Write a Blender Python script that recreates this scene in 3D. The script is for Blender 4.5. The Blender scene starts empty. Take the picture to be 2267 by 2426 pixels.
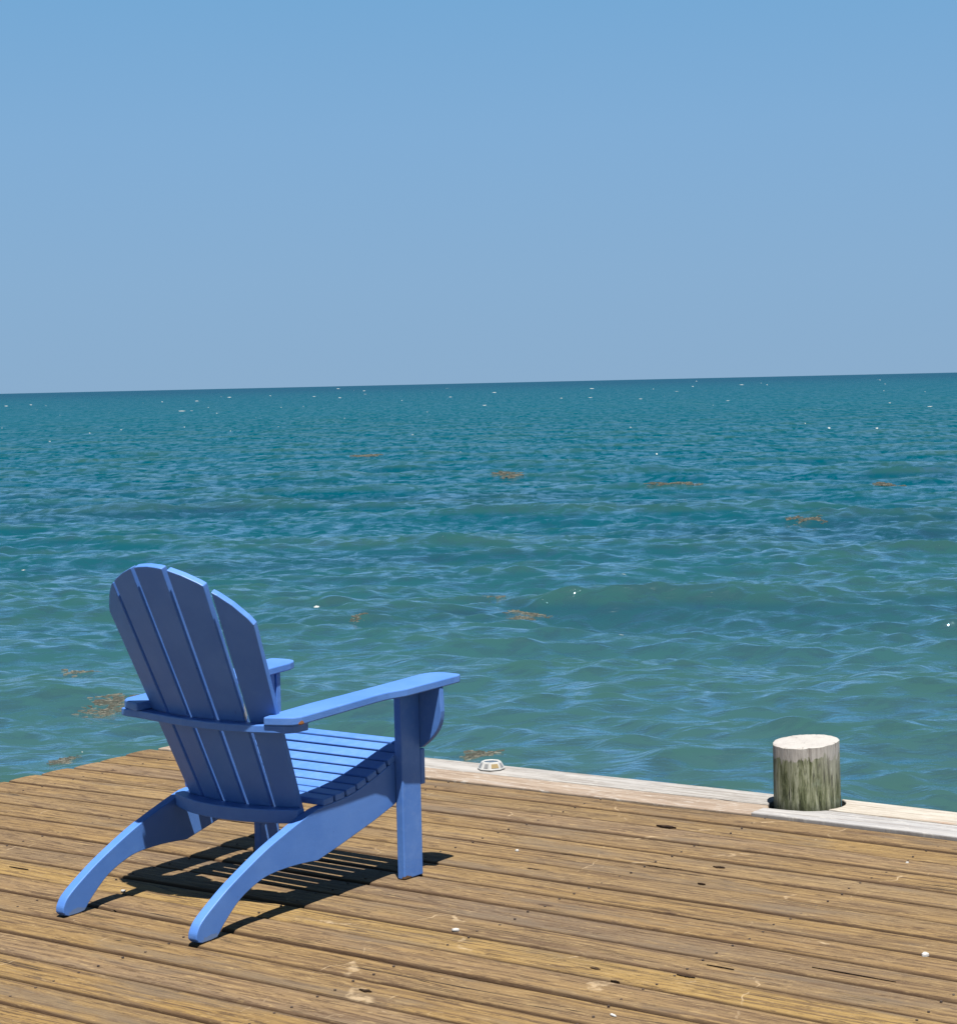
import bpy, bmesh, math, random
import numpy as np
from mathutils import Matrix, Vector

scene = bpy.context.scene
col = scene.collection
random.seed(7)

# ------------------------------------------------------------------ camera
CAM_H = 1.3904
cam = bpy.data.cameras.new('camera')
cam_o = bpy.data.objects.new('camera', cam)
col.objects.link(cam_o)
cam.sensor_fit = 'HORIZONTAL'
cam.sensor_width = 36.0
cam.lens = 76.67
cam.clip_start = 0.05
cam.clip_end = 60000
_rt = Vector((0.99975157, -0.00140957, -0.02224426))
_up = Vector((0.02228887, 0.06322506, 0.99775037))
_fw = Vector((0, 0.9979983, -0.06324077))
cam_o.matrix_world = Matrix(((_rt.x, _up.x, -_fw.x, 0), (_rt.y, _up.y, -_fw.y, 0),
                             (_rt.z, _up.z, -_fw.z, CAM_H), (0, 0, 0, 1)))
scene.camera = cam_o

# ------------------------------------------------------------------ light
SUN = Vector((0.0592, -0.338, 1.0)).normalized()
sun_el = math.asin(SUN.z)
sun_rot = math.atan2(SUN.x, SUN.y)
world = bpy.data.worlds.new('World')
scene.world = world
world.use_nodes = True
wn = world.node_tree
bg = wn.nodes['Background']
sky = wn.nodes.new('ShaderNodeTexSky')
sky.sky_type = 'NISHITA'
sky.sun_disc = False
sky.sun_elevation = sun_el
sky.sun_rotation = sun_rot
sky.altitude = 0
sky.air_density = 1.0
sky.dust_density = 1.0
sky.ozone_density = 4.0
# hazy band above the horizon blended into the Nishita sky higher up
EXPO = 1.3
def wnode(t, **k):
    n = wn.nodes.new(t)
    for a, b in k.items(): setattr(n, a, b)
    return n
tcw = wnode('ShaderNodeTexCoord'); sp = wnode('ShaderNodeSeparateXYZ')
wn.links.new(tcw.outputs['Generated'], sp.inputs[0])
rp = wnode('ShaderNodeValToRGB')
stops = [(0.0, (0.258, 0.420, 0.615)), (0.05, (0.248, 0.425, 0.640)), (0.12, (0.220, 0.418, 0.668)), (0.184, (0.180, 0.395, 0.665)),
         (0.40, (0.115, 0.300, 0.54)), (1.0, (0.05, 0.15, 0.40))]
while len(rp.color_ramp.elements) < len(stops): rp.color_ramp.elements.new(0.5)
for e, (p_, c_) in zip(rp.color_ramp.elements, stops):
    e.position = p_; e.color = (*[v / 2 ** EXPO for v in c_], 1)
wn.links.new(sp.outputs[2], rp.inputs[0])
scl = wnode('ShaderNodeVectorMath', operation='SCALE'); scl.inputs[3].default_value = 0.022
wn.links.new(sky.outputs[0], scl.inputs[0])
mr = wnode('ShaderNodeMapRange'); mr.inputs[1].default_value = 0.25; mr.inputs[2].default_value = 0.7
wn.links.new(sp.outputs[2], mr.inputs[0])
mxw = wnode('ShaderNodeMix', data_type='RGBA')
wn.links.new(mr.outputs[0], mxw.inputs[0]); wn.links.new(rp.outputs[0], mxw.inputs[6]); wn.links.new(scl.outputs[0], mxw.inputs[7])
wn.links.new(mxw.outputs[2], bg.inputs['Color'])
bg.inputs['Strength'].default_value = 1.0

sl = bpy.data.lights.new('sun', 'SUN')
sl.energy = 5.0
sl.angle = math.radians(0.53)
sl.color = (1.0, 0.955, 0.89)
sun_o = bpy.data.objects.new('sun', sl)
col.objects.link(sun_o)
sun_o.rotation_euler = SUN.to_track_quat('Z', 'Y').to_euler()
sun_o.location = (0, 0, 30)

scene.view_settings.view_transform = 'Standard'
scene.view_settings.look = 'None'
scene.view_settings.exposure = EXPO
scene.view_settings.gamma = 1
scene.render.engine = 'CYCLES'

# ------------------------------------------------------------------ helpers
class NT:
    """small wrapper to write node trees compactly"""
    def __init__(s, name):
        s.m = bpy.data.materials.new(name)
        s.m.use_nodes = True
        s.t = s.m.node_tree
        s.t.nodes.clear()
        s.out = s.t.nodes.new('ShaderNodeOutputMaterial')
    def n(s, typ, **kw):
        nd = s.t.nodes.new(typ)
        for k, v in kw.items():
            setattr(nd, k, v)
        return nd
    def put(s, sock, v):
        if isinstance(v, bpy.types.NodeSocket):
            s.t.links.new(v, sock)
        elif v is not None:
            if isinstance(v, (tuple, list)) and sock.type == 'RGBA' and len(v) == 3:
                v = (*v, 1)
            sock.default_value = v
    def coord(s, kind='Object'):
        return s.n('ShaderNodeTexCoord').outputs[kind]
    def mapping(s, v, loc=(0, 0, 0), rot=(0, 0, 0), scale=(1, 1, 1)):
        m = s.n('ShaderNodeMapping')
        s.put(m.inputs[0], v); s.put(m.inputs[1], loc); s.put(m.inputs[2], rot); s.put(m.inputs[3], scale)
        return m.outputs[0]
    def noise(s, v, scale=5, detail=4, rough=0.55, dist=0.0, out=0, w=None):
        n = s.n('ShaderNodeTexNoise')
        if w is not None:
            n.noise_dimensions = '4D'
            s.put(n.inputs['W'], w)
        s.put(n.inputs['Vector'], v); s.put(n.inputs['Scale'], scale)
        s.put(n.inputs['Detail'], detail); s.put(n.inputs['Roughness'], rough)
        s.put(n.inputs['Distortion'], dist)
        return n.outputs[out]
    def voro(s, v, scale=5, feature='F1', out=0, rnd=1.0):
        n = s.n('ShaderNodeTexVoronoi', feature=feature)
        s.put(n.inputs['Vector'], v); s.put(n.inputs['Scale'], scale)
        s.put(n.inputs['Randomness'], rnd)
        return n.outputs[out]
    def math(s, op, a, b=0.0, c=0.0, clamp=False):
        n = s.n('ShaderNodeMath', operation=op)
        n.use_clamp = clamp
        s.put(n.inputs[0], a); s.put(n.inputs[1], b); s.put(n.inputs[2], c)
        return n.outputs[0]
    def vmath(s, op, a, b=(0, 0, 0), out=0):
        n = s.n('ShaderNodeVectorMath', operation=op)
        s.put(n.inputs[0], a); s.put(n.inputs[1], b)
        return n.outputs[out]
    def sep(s, v):
        n = s.n('ShaderNodeSeparateXYZ'); s.put(n.inputs[0], v)
        return n.outputs
    def comb(s, x=0.0, y=0.0, z=0.0):
        n = s.n('ShaderNodeCombineXYZ')
        s.put(n.inputs[0], x); s.put(n.inputs[1], y); s.put(n.inputs[2], z)
        return n.outputs[0]
    def mix(s, f, a, b, blend='MIX'):
        n = s.n('ShaderNodeMix', data_type='RGBA', blend_type=blend)
        s.put(n.inputs[0], f); s.put(n.inputs[6], a); s.put(n.inputs[7], b)
        return n.outputs[2]
    def ss(s, v, lo, hi, a=0.0, b=1.0):
        n = s.n('ShaderNodeMapRange', interpolation_type='SMOOTHSTEP')
        s.put(n.inputs[0], v); s.put(n.inputs[1], lo); s.put(n.inputs[2], hi)
        s.put(n.inputs[3], a); s.put(n.inputs[4], b)
        return n.outputs[0]
    def ramp(s, v, stops):
        n = s.n('ShaderNodeValToRGB')
        cr = n.color_ramp
        while len(cr.elements) < len(stops):
            cr.elements.new(0.5)
        for e, (p, c) in zip(cr.elements, stops):
            e.position = p; e.color = (*c, 1)
        s.put(n.inputs[0], v)
        return n.outputs[0]
    def attr(s, name, out=2):
        n = s.n('ShaderNodeAttribute'); n.attribute_name = name
        return n.outputs[out]
    def bump(s, h, strength=0.5, dist=0.01, normal=None):
        n = s.n('ShaderNodeBump')
        s.put(n.inputs['Height'], h); s.put(n.inputs['Strength'], strength)
        s.put(n.inputs['Distance'], dist)
        if normal is not None:
            s.put(n.inputs['Normal'], normal)
        return n.outputs[0]
    def pbr(s, color, rough=0.5, spec=0.5, normal=None, metal=0.0):
        p = s.n('ShaderNodeBsdfPrincipled')
        s.put(p.inputs['Base Color'], color); s.put(p.inputs['Roughness'], rough)
        s.put(p.inputs['Specular IOR Level'], spec); s.put(p.inputs['Metallic'], metal)
        if normal is not None:
            s.put(p.inputs['Normal'], normal)
        s.t.links.new(p.outputs[0], s.out.inputs[0])
        return s.m
    def rnd(s):
        return s.n('ShaderNodeNewGeometry').outputs['Random Per Island']

def mesh_obj(name, bm, mat, parent=None, smooth=False, bevel=0.0, seg=2):
    me = bpy.data.meshes.new(name)
    bmesh.ops.recalc_face_normals(bm, faces=bm.faces)
    bm.to_mesh(me); bm.free()
    o = bpy.data.objects.new(name, me)
    col.objects.link(o)
    if mat:
        me.materials.append(mat)
    if smooth:
        for p in me.polygons: p.use_smooth = True
    if bevel:
        b = o.modifiers.new('bevel', 'BEVEL')
        b.width = bevel; b.segments = seg; b.limit_method = 'ANGLE'; b.angle_limit = math.radians(35)
    if parent is not None:
        o.parent = parent
    return o

def empty(name, loc=(0, 0, 0), rz=0.0):
    o = bpy.data.objects.new(name, None)
    o.empty_display_size = 0.1
    col.objects.link(o)
    o.location = loc; o.rotation_euler = (0, 0, rz)
    return o

def tag(o, label=None, cat=None, group=None, kind=None):
    if label: o['label'] = label
    if cat: o['category'] = cat
    if group: o['group'] = group
    if kind: o['kind'] = kind
    return o

def prism(bm, pts, a, b, conv):
    """extrude a 2D outline pts between values a and b; conv(u, v, w) -> xyz"""
    n = len(pts)
    A = [bm.verts.new(conv(u, v, a)) for u, v in pts]
    B = [bm.verts.new(conv(u, v, b)) for u, v in pts]
    bm.faces.new(A); bm.faces.new(B[::-1])
    for i in range(n):
        j = (i + 1) % n
        bm.faces.new((A[i], B[i], B[j], A[j]))

def smooth_line(pts, n=6):
    """Catmull-Rom through open polyline"""
    out = []
    P = [pts[0]] + list(pts) + [pts[-1]]
    for i in range(1, len(P) - 2):
        p0, p1, p2, p3 = [np.array(P[i + k], float) for k in (-1, 0, 1, 2)]
        for t in np.linspace(0, 1, n, endpoint=False):
            out.append(tuple(0.5 * ((2 * p1) + (-p0 + p2) * t + (2 * p0 - 5 * p1 + 4 * p2 - p3) * t * t
                                    + (-p0 + 3 * p1 - 3 * p2 + p3) * t ** 3)))
    out.append(tuple(pts[-1]))
    return out

# ------------------------------------------------------------------ sea
SEA_Z = -1.2
EYE = CAM_H - SEA_Z
rng = np.random.default_rng(11)
NW = 74
_lam = np.exp(np.linspace(math.log(0.28), math.log(9.0), NW)) * rng.uniform(0.93, 1.07, NW)
_main = math.radians(-97)                       # waves travel towards the dock
_ang = _main + np.radians(rng.normal(0, 1, NW) * np.where(_lam < 1.2, 36, 30))
_k = 2 * np.pi / _lam
_steep = np.where(_lam < 1.1, 0.041, 0.0195) * np.where(_lam > 4.5, 0.5, 1.0)
_amp = _steep * _lam / (2 * np.pi) * rng.uniform(0.6, 1.4, NW) * 1.25
_ph = rng.uniform(0, 2 * np.pi, NW)

def wave(x, y, cell=None):
    """returns dx, dy, z and a crest measure of the water surface"""
    dx = np.zeros_like(x); dy = np.zeros_like(x); z = np.zeros_like(x)
    # slow groups so that some patches of water are rougher than others
    g = 1 + 0.22 * np.sin(0.31 * x + 0.12 * y + 1.3) * np.sin(0.23 * y - 0.09 * x) + 0.1 * np.sin(0.71 * y + 0.4 * x + 4)
    for i in range(NW):
        w = 1.0 if cell is None else np.clip((_lam[i] / cell - 1.6) / 1.6, 0, 1)
        a = _amp[i] * w * g
        cx, cy = math.cos(_ang[i]), math.sin(_ang[i])
        th = _k[i] * (cx * x + cy * y) + _ph[i]
        s, c = np.sin(th), np.cos(th)
        z += a * c
        q = 0.65
        dx -= q * a * cx * s; dy -= q * a * cy * s
    return dx, dy, z

def water_height(x, y):
    a = np.array([x], float); b = np.array([y], float)
    return float(wave(a, b)[2][0]) + SEA_Z

FX = 4828.3
def sea_pt(px, py):
    """spot on the water for a pixel of the photo (used as a list of measured places)"""
    d = _fw + (px - 1133.5) / FX * _rt - (py - 1213) / FX * _up
    t = (SEA_Z - CAM_H) / d.z
    return (d.x * t, d.y * t)

def build_sea():
    rows = [0.4]
    c = EYE * 2036.0
    while rows[-1] < 26000:
        r = rows[-1]
        dr = max(0.028 if r > 8.5 else 0.25, r * r / c * 0.62)
        dr = min(dr, r * 0.22)
        rows.append(r + dr)
    R = np.array(rows)
    az = [math.radians(-19) ]
    step = math.radians(27.0 / 956 * 1.15)
    while az[-1] < math.radians(19): az.append(az[-1] + step)
    side = []
    a = az[-1]; s = step
    while a < math.pi:
        s = min(s * 1.12, math.radians(4)); a = min(a + s, math.pi); side.append(a)
    AZ = np.array([-v for v in side[::-1]][1:] + az + side)
    dAZ = np.gradient(AZ)
    RR, AA = np.meshgrid(R, AZ, indexing='ij')
    X = RR * np.sin(AA); Y = RR * np.cos(AA)
    dR = np.gradient(R)
    cell = np.maximum(dR[:, None] * 0.9, 0.6 * RR * dAZ[None, :])
    cell = np.maximum(cell, 0.02)
    dx, dy, z = wave(X.ravel(), Y.ravel(), cell.ravel())
    z = z.reshape(X.shape); dx = dx.reshape(X.shape); dy = dy.reshape(X.shape)
    fade = np.clip((R - 1.0) / 4.0, 0, 1)[:, None]
    X2 = X + dx * fade; Y2 = Y + dy * fade; Z2 = SEA_Z + z * fade
    # foam: whitecaps measured in the photo, then scattered small ones
    foam = np.zeros_like(X)
    sp = []
    for ox, oy, w in [(353, 798, 34), (372, 797, 20), (802, 843, 18), (608, 919, 30), (1800, 862, 40),
                      (1225, 829, 12), (960, 762, 20), (1440, 747, 22), (1384, 787, 10), (1716, 758, 9), (1719, 745, 8),
                      (235, 834, 12), (748, 795, 10), (1470, 1069, 34), (1280, 985, 26), (1345, 1052, 20), (1215, 1118, 22),
                      (1212, 1229, 26), (612, 1182, 28), (60, 786, 12), (12, 788, 16), (1290, 768, 14), (1345, 750, 9),
                      (108, 1497, 0), (45, 1102, 40), (1275, 880, 12), (90, 788, 10), (525, 768, 9),
                      (1090, 773, 12), (660, 772, 12), (1610, 830, 12), (610, 770, 16), (895, 877, 14), (1285, 1290, 8),
                      (160, 1468, 9), (1335, 1052, 8), (345, 1440, 8), (860, 1060, 12), (1550, 745, 8), (430, 770, 8)]:
        if w <= 0: continue
        x0, y0 = sea_pt(ox * 1.2201, oy * 1.2201)
        sp.append((x0, y0, w * 1.22 / FX * math.hypot(x0, y0) * 0.30))
    for i in range(190):
        v = rng.uniform(3, 60) ** 1.0
        r = EYE * 2036 / (1.2 + v * rng.uniform(0.2, 1.6))
        a = math.radians(rng.uniform(-30, 30))
        sp.append((r * math.sin(a), r * math.cos(a), rng.uniform(0.5, 1.0) * rng.choice([1, 1, 2.2, 4]) / 2036 * r * (1.0 if r > 150 else 0.6)))
    for x0, y0, w in sp:
        r0 = math.hypot(x0, y0); a0 = math.atan2(x0, y0)
        ln = max(w * 0.5, 0.36 * r0 * r0 / c)
        i0, i1 = np.searchsorted(R, [r0 - 3 * ln, r0 + 3 * ln])
        j0, j1 = np.searchsorted(AZ, [a0 - 3 * w / r0, a0 + 3 * w / r0])
        if i1 <= i0 or j1 <= j0: continue
        sub = np.s_[max(i0 - 1, 0):i1 + 1, max(j0 - 1, 0):j1 + 1]
        d = ((RR[sub] - r0) / ln) ** 2 + ((AA[sub] - a0) * r0 / w) ** 2
        foam[sub] = np.maximum(foam[sub], np.exp(-d * 1.4))
    nR, nA = X.shape
    co = np.stack([X2, Y2, Z2], -1).reshape(-1, 3).astype(np.float32)
    idx = np.arange(nR * nA).reshape(nR, nA)
    q = np.stack([idx[:-1, :-1], idx[1:, :-1], idx[1:, 1:], idx[:-1, 1:]], -1).reshape(-1, 4)
    q = q[:, ::-1]
    me = bpy.data.meshes.new('water')
    me.vertices.add(len(co)); me.vertices.foreach_set('co', co.ravel())
    me.loops.add(q.size); me.loops.foreach_set('vertex_index', q.ravel().astype(np.int32))
    me.polygons.add(len(q))
    me.polygons.foreach_set('loop_start', np.arange(0, q.size, 4, dtype=np.int32))
    me.polygons.foreach_set('use_smooth', np.ones(len(q), bool))
    me.update(calc_edges=True)
    at = me.attributes.new('foam', 'FLOAT', 'POINT')
    at.data.foreach_set('value', foam.ravel().astype(np.float32))
    at = me.attributes.new('crest', 'FLOAT', 'POINT')
    at.data.foreach_set('value', (z * fade).ravel().astype(np.float32))
    o = bpy.data.objects.new('water', me)
    col.objects.link(o)
    tag(o, kind='structure')
    return o

def mat_water():
    s = NT('sea_water')
    P = s.coord('Object')
    x, y, z = s.sep(P)
    # water colour by distance from shore (bottom depth) with weed and sand patches
    warp = s.noise(s.mapping(P, scale=(0.035, 0.10, 1)), scale=1, detail=3, rough=0.6)
    yy = s.math('ADD', y, s.math('MULTIPLY', s.math('SUBTRACT', warp, 0.5), s.math('MULTIPLY', y, 0.5)))
    d = s.math('DIVIDE', s.math('LOGARITHM', s.math('MAXIMUM', yy, 8.0), 10.0), 3.2)   # 10 m -> .31, 100 -> .63
    colr = s.ramp(d, [(0.34, (0.022, 0.057, 0.061)), (0.40, (0.016, 0.055, 0.063)), (0.47, (0.005, 0.043, 0.059)),
                      (0.53, (0.0, 0.037, 0.057)), (0.60, (0.0, 0.039, 0.060)), (0.72, (0.0, 0.043, 0.066)),
                      (0.86, (0.0, 0.039, 0.065)), (1.0, (0.0, 0.028, 0.057))])
    # dark weed beds on the bottom
    weed = s.noise(s.mapping(P, loc=(3, 1.7, 0), scale=(0.07, 0.16, 1)), scale=1, detail=4, rough=0.55)
    wf = s.math('MULTIPLY', s.ss(weed, 0.48, 0.62), s.math('MULTIPLY', s.ss(y, 17, 26), s.ss(y, 42, 75, 1, 0)))
    colr = s.mix(s.math('MULTIPLY', wf, 0.65), colr, (0.006, 0.030, 0.048))
    cl = s.noise(s.mapping(P, loc=(9, 2, 0), scale=(0.25, 0.6, 1)), scale=1, detail=3, rough=0.6)
    colr = s.mix(s.ss(cl, 0.5, 0.72, 0, 0.45), colr, (0.020, 0.052, 0.043))
    # glow of light through the raised crests, painted as a greener tone
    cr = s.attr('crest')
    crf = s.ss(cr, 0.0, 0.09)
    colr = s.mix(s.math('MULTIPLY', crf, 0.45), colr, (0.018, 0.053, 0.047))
    # foam
    f = s.attr('foam')
    fn = s.noise(s.mapping(P, scale=(1, 1, 1)), scale=9, detail=6, rough=0.75)
    ff = s.ss(s.math('ADD', f, s.math('MULTIPLY', s.math('SUBTRACT', fn, 0.5), 1.3)), 0.42, 0.62)
    ff = s.math('MULTIPLY', ff, s.ss(f, 0.02, 0.2))
    # wavelet reflections painted as noise marks, stretched longer with distance from the dock
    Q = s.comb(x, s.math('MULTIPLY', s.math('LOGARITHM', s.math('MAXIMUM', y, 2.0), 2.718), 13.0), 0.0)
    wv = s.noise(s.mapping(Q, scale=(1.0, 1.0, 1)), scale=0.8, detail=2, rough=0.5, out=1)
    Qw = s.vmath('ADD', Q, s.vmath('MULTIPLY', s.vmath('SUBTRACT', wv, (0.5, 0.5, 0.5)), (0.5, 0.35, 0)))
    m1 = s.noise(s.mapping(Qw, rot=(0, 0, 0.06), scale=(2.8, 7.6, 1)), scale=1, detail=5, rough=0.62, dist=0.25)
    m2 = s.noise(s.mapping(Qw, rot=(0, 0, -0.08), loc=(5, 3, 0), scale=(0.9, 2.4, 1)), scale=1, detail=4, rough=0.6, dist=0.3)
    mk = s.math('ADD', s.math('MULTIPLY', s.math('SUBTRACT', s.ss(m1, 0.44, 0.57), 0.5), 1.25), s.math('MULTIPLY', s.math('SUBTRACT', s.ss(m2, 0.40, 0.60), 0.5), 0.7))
    # ripples
    fade = s.ss(y, 12, 140, 1, 0.30)
    n1 = s.noise(s.mapping(P, rot=(0, 0, 0.12), scale=(2.6, 7.0, 1)), scale=1, detail=5, rough=0.6, dist=0.4)
    n2 = s.noise(s.mapping(P, rot=(0, 0, -0.2), scale=(9, 22, 1)), scale=1, detail=3, rough=0.6, dist=0.3)
    b1 = s.bump(n1, s.math('MULTIPLY', fade, 0.5), 0.045)
    nb = s.bump(n2, s.math('MULTIPLY', fade, 0.4), 0.014, b1)
    dif = s.n('ShaderNodeBsdfDiffuse'); s.put(dif.inputs[0], colr); s.put(dif.inputs[2], s.comb(0.0, 0.0, 1.0))
    gl = s.n('ShaderNodeBsdfGlossy'); s.put(gl.inputs['Color'], (0.84, 0.98, 1.0)); s.put(gl.inputs['Roughness'], 0.04)
    s.put(gl.inputs['Normal'], nb)
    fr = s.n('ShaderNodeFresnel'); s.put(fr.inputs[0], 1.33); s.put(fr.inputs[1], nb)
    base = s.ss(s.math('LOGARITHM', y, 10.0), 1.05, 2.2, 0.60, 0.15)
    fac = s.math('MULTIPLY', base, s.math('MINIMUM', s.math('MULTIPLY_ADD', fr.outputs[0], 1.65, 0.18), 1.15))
    # noise marks paint the sky reflection up and down in place of wave slope
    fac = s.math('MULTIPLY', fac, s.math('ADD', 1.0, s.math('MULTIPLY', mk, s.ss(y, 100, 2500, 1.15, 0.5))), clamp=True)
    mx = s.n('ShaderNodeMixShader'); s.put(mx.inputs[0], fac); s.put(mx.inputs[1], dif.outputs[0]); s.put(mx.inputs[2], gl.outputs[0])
    fo = s.n('ShaderNodeBsdfDiffuse'); s.put(fo.inputs[0], (0.24, 0.26, 0.26))
    m2_ = s.n('ShaderNodeMixShader'); s.put(m2_.inputs[0], ff); s.put(m2_.inputs[1], mx.outputs[0]); s.put(m2_.inputs[2], fo.outputs[0])
    s.t.links.new(m2_.outputs[0], s.out.inputs[0])
    return s.m

sea = build_sea()
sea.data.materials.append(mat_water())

# ------------------------------------------------------------------ dock
DECK_A = -0.623967
dock = empty('wooden_dock', (0, 0, 0), DECK_A)
tag(dock, 'weathered brown plank dock over the sea with pale boards along its far edge', 'dock')

def bow(m):
    return 0.004 - 0.0125 * (m + 3.2) ** 2 if m < -1.5 else 0.004 - 0.0125 * 2.89 - 0.0425 * (m + 1.5) * math.exp(-(m + 1.5) * 1.2)

def mat_wood(name, tones, pale=False, rust=False):
    s = NT(name)
    P = s.coord('Object')
    r = s.rnd()
    off = s.comb(s.math('MULTIPLY', r, 37.0), s.math('MULTIPLY', r, 11.3), 0.0)
    V = s.vmath('ADD', P, off)
    base = s.ramp(r, tones)
    big = s.noise(s.mapping(V, scale=(0.9, 5, 1)), scale=1, detail=4, rough=0.6)
    tint = s.ramp(big, [(0.34, (0.180, 0.113, 0.030)), (0.45, (0.152, 0.096, 0.034)), (0.54, (0.118, 0.079, 0.038)), (0.66, (0.092, 0.068, 0.042))]) if not pale else \
        s.ramp(big, [(0.3, (0.3040, 0.2812, 0.2508)), (0.5, (0.3344, 0.3268, 0.3116)), (0.7, (0.2736, 0.2660, 0.2660))])
    c = s.mix(0.42 if not pale else 0.25, base, tint)
    # long growth-ring streaks; wobble from a low frequency warp
    wx = s.noise(s.mapping(V, scale=(1.3, 3.0, 1)), scale=1, detail=2, out=1)
    Vw = s.vmath('ADD', V, s.vmath('MULTIPLY', s.vmath('SUBTRACT', wx, (0.5, 0.5, 0.5)), (0.0, 0.05, 0.0)))
    g1 = s.noise(s.mapping(Vw, scale=(2.2, 75, 1)), scale=1, detail=5, rough=0.65)
    g2 = s.noise(s.mapping(Vw, loc=(5, 3, 0), scale=(6.0, 190, 1)), scale=1, detail=4, rough=0.7)
    k = 0.55 if not pale else 0.25
    c = s.mix(s.ss(g1, 0.48, 0.61, 0, 0.80 * (1 if not pale else 0.5)), c, (0.0646, 0.0380, 0.0198), 'MIX')
    c = s.mix(s.ss(g1, 0.46, 0.36, 0, 0.40), c, (0.20, 0.130, 0.055) if not pale else (0.32, 0.31, 0.29), 'MIX')
    c = s.mix(s.ss(g2, 0.54, 0.64, 0, 0.55 * (1 if not pale else 0.4)), c, (0.045, 0.028, 0.016), 'MIX')
    # dry speckle, short dashes along the grain
    g3 = s.noise(s.mapping(V, loc=(1, 8, 0), scale=(14, 85, 1)), scale=1, detail=4, rough=0.75)
    c = s.mix(s.ss(g3, 0.55, 0.64, 0, 0.60), c, (0.235, 0.165, 0.078) if not pale else (0.34, 0.33, 0.31), 'MIX')
    g5 = s.noise(s.mapping(V, loc=(7, 2, 0), scale=(8, 60, 1)), scale=1, detail=5, rough=0.78)
    c = s.mix(s.ss(g5, 0.53, 0.61, 0, 0.80 if not pale else 0.25), c, (0.042, 0.024, 0.012), 'MIX')
    # grey weathered patches
    gp = s.noise(s.mapping(V, loc=(2, 9, 0), scale=(1.6, 7, 1)), scale=1, detail=5, rough=0.6)
    c = s.mix(s.ss(gp, 0.52, 0.66, 0, 0.6), c, (0.092, 0.070, 0.048) if not pale else (0.2584, 0.2508, 0.2432))
    # checks: thin dark splits along the board
    sp = s.noise(s.mapping(Vw, loc=(3, 4, 0), scale=(0.9, 46, 1)), scale=1, detail=2, rough=0.5)
    spl = s.math('ABSOLUTE', s.math('SUBTRACT', sp, 0.5))
    spm = s.noise(s.mapping(V, loc=(8, 1, 0), scale=(1.1, 9, 1)), scale=1, detail=2)
    check = s.math('MULTIPLY', s.ss(spl, 0.0, 0.010, 1, 0), s.ss(spm, 0.58, 0.66))
    # knots
    kd = s.voro(s.mapping(V, scale=(1.5, 4.0, 1)), scale=1.5, out=0)
    knot = s.ss(kd, 0.035, 0.075, 1, 0)
    ring = s.math('MULTIPLY', s.ss(kd, 0.10, 0.2, 1, 0), s.math('MULTIPLY_ADD', s.math('SINE', s.math('MULTIPLY', kd, 150)), 0.5, 0.5))
    if not pale:
        c = s.mix(s.math('MULTIPLY', ring, 0.35), c, (0.0760, 0.0418, 0.0190))
    c = s.mix(s.math('MULTIPLY', knot, 0.85 if not pale else 0.5), c, (0.0380, 0.0205, 0.0106))
    c = s.mix(s.math('MULTIPLY', check, 0.95 if not pale else 0.5), c, (0.0137, 0.0076, 0.0046))
    # pale scratches crossing the boards
    vd = s.vmath('ADD', P, s.vmath('MULTIPLY', s.noise(P, scale=5, detail=3, out=1), (0.25, 0.25, 0)))
    sc = s.voro(s.mapping(vd, scale=(1.9, 0.9, 0.02)), scale=1, feature='DISTANCE_TO_EDGE')
    scm = s.noise(s.mapping(P, loc=(4, 4, 0)), scale=4, detail=5, rough=0.8)
    scr = s.math('MULTIPLY', s.ss(sc, 0.002, 0.0065, 1, 0), s.ss(scm, 0.50, 0.62))
    if not pale:
        c = s.mix(s.math('MULTIPLY', scr, 0.6), c, (0.3192, 0.2432, 0.1520))
    # board sides and rounded arrises darker
    ed = s.attr('edge')
    c = s.mix(s.math('MULTIPLY', s.ss(ed, 0.2, 0.95), 0.92), c, (0.030, 0.015, 0.006) if not pale else (0.09, 0.062, 0.04))
    if rust:
        rn = s.noise(s.mapping(P, scale=(3, 25, 1)), scale=1, detail=5, rough=0.7)
        yy_ = s.sep(P)[1]
        c = s.mix(s.math('MULTIPLY', s.ss(s.math('ADD', yy_, s.math('MULTIPLY', rn, -0.08)), 5.80, 5.76), s.ss(rn, 0.42, 0.52)), c, (0.20, 0.085, 0.025))
    hgt = s.math('ADD', s.math('MULTIPLY', g1, -0.6), s.math('ADD', s.math('MULTIPLY', g2, -0.35), s.math('MULTIPLY', check, -1.2)))
    hgt = s.math('ADD', hgt, s.math('MULTIPLY', g5, -0.4))
    nb = s.bump(hgt, 1.0 if not pale else 0.4, 0.008)
    return s.pbr(c, 0.78, 0.25, nb)

wood = mat_wood('deck_wood', [(0.0, (0.205, 0.132, 0.038)), (0.15, (0.118, 0.078, 0.044)), (0.3, (0.180, 0.112, 0.036)),
                              (0.45, (0.108, 0.076, 0.050)), (0.6, (0.170, 0.112, 0.048)), (0.75, (0.132, 0.084, 0.042)), (0.88, (0.150, 0.106, 0.068)), (1.0, (0.212, 0.138, 0.042))])
palewood = mat_wood('pale_board_wood', [(0.0, (0.165, 0.160, 0.155)), (1.0, (0.165, 0.160, 0.155))], pale=True)
tanwood = mat_wood('tan_board_wood', [(0.0, (0.165, 0.108, 0.062)), (1.0, (0.165, 0.108, 0.062))], pale=True)
silverwood = mat_wood('silver_board_wood', [(0.0, (0.185, 0.188, 0.198)), (1.0, (0.185, 0.188, 0.198))], pale=True)
creamwood = mat_wood('cream_board_wood', [(0.0, (0.27, 0.245, 0.205)), (1.0, (0.27, 0.245, 0.205))], pale=True, rust=True)

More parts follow.
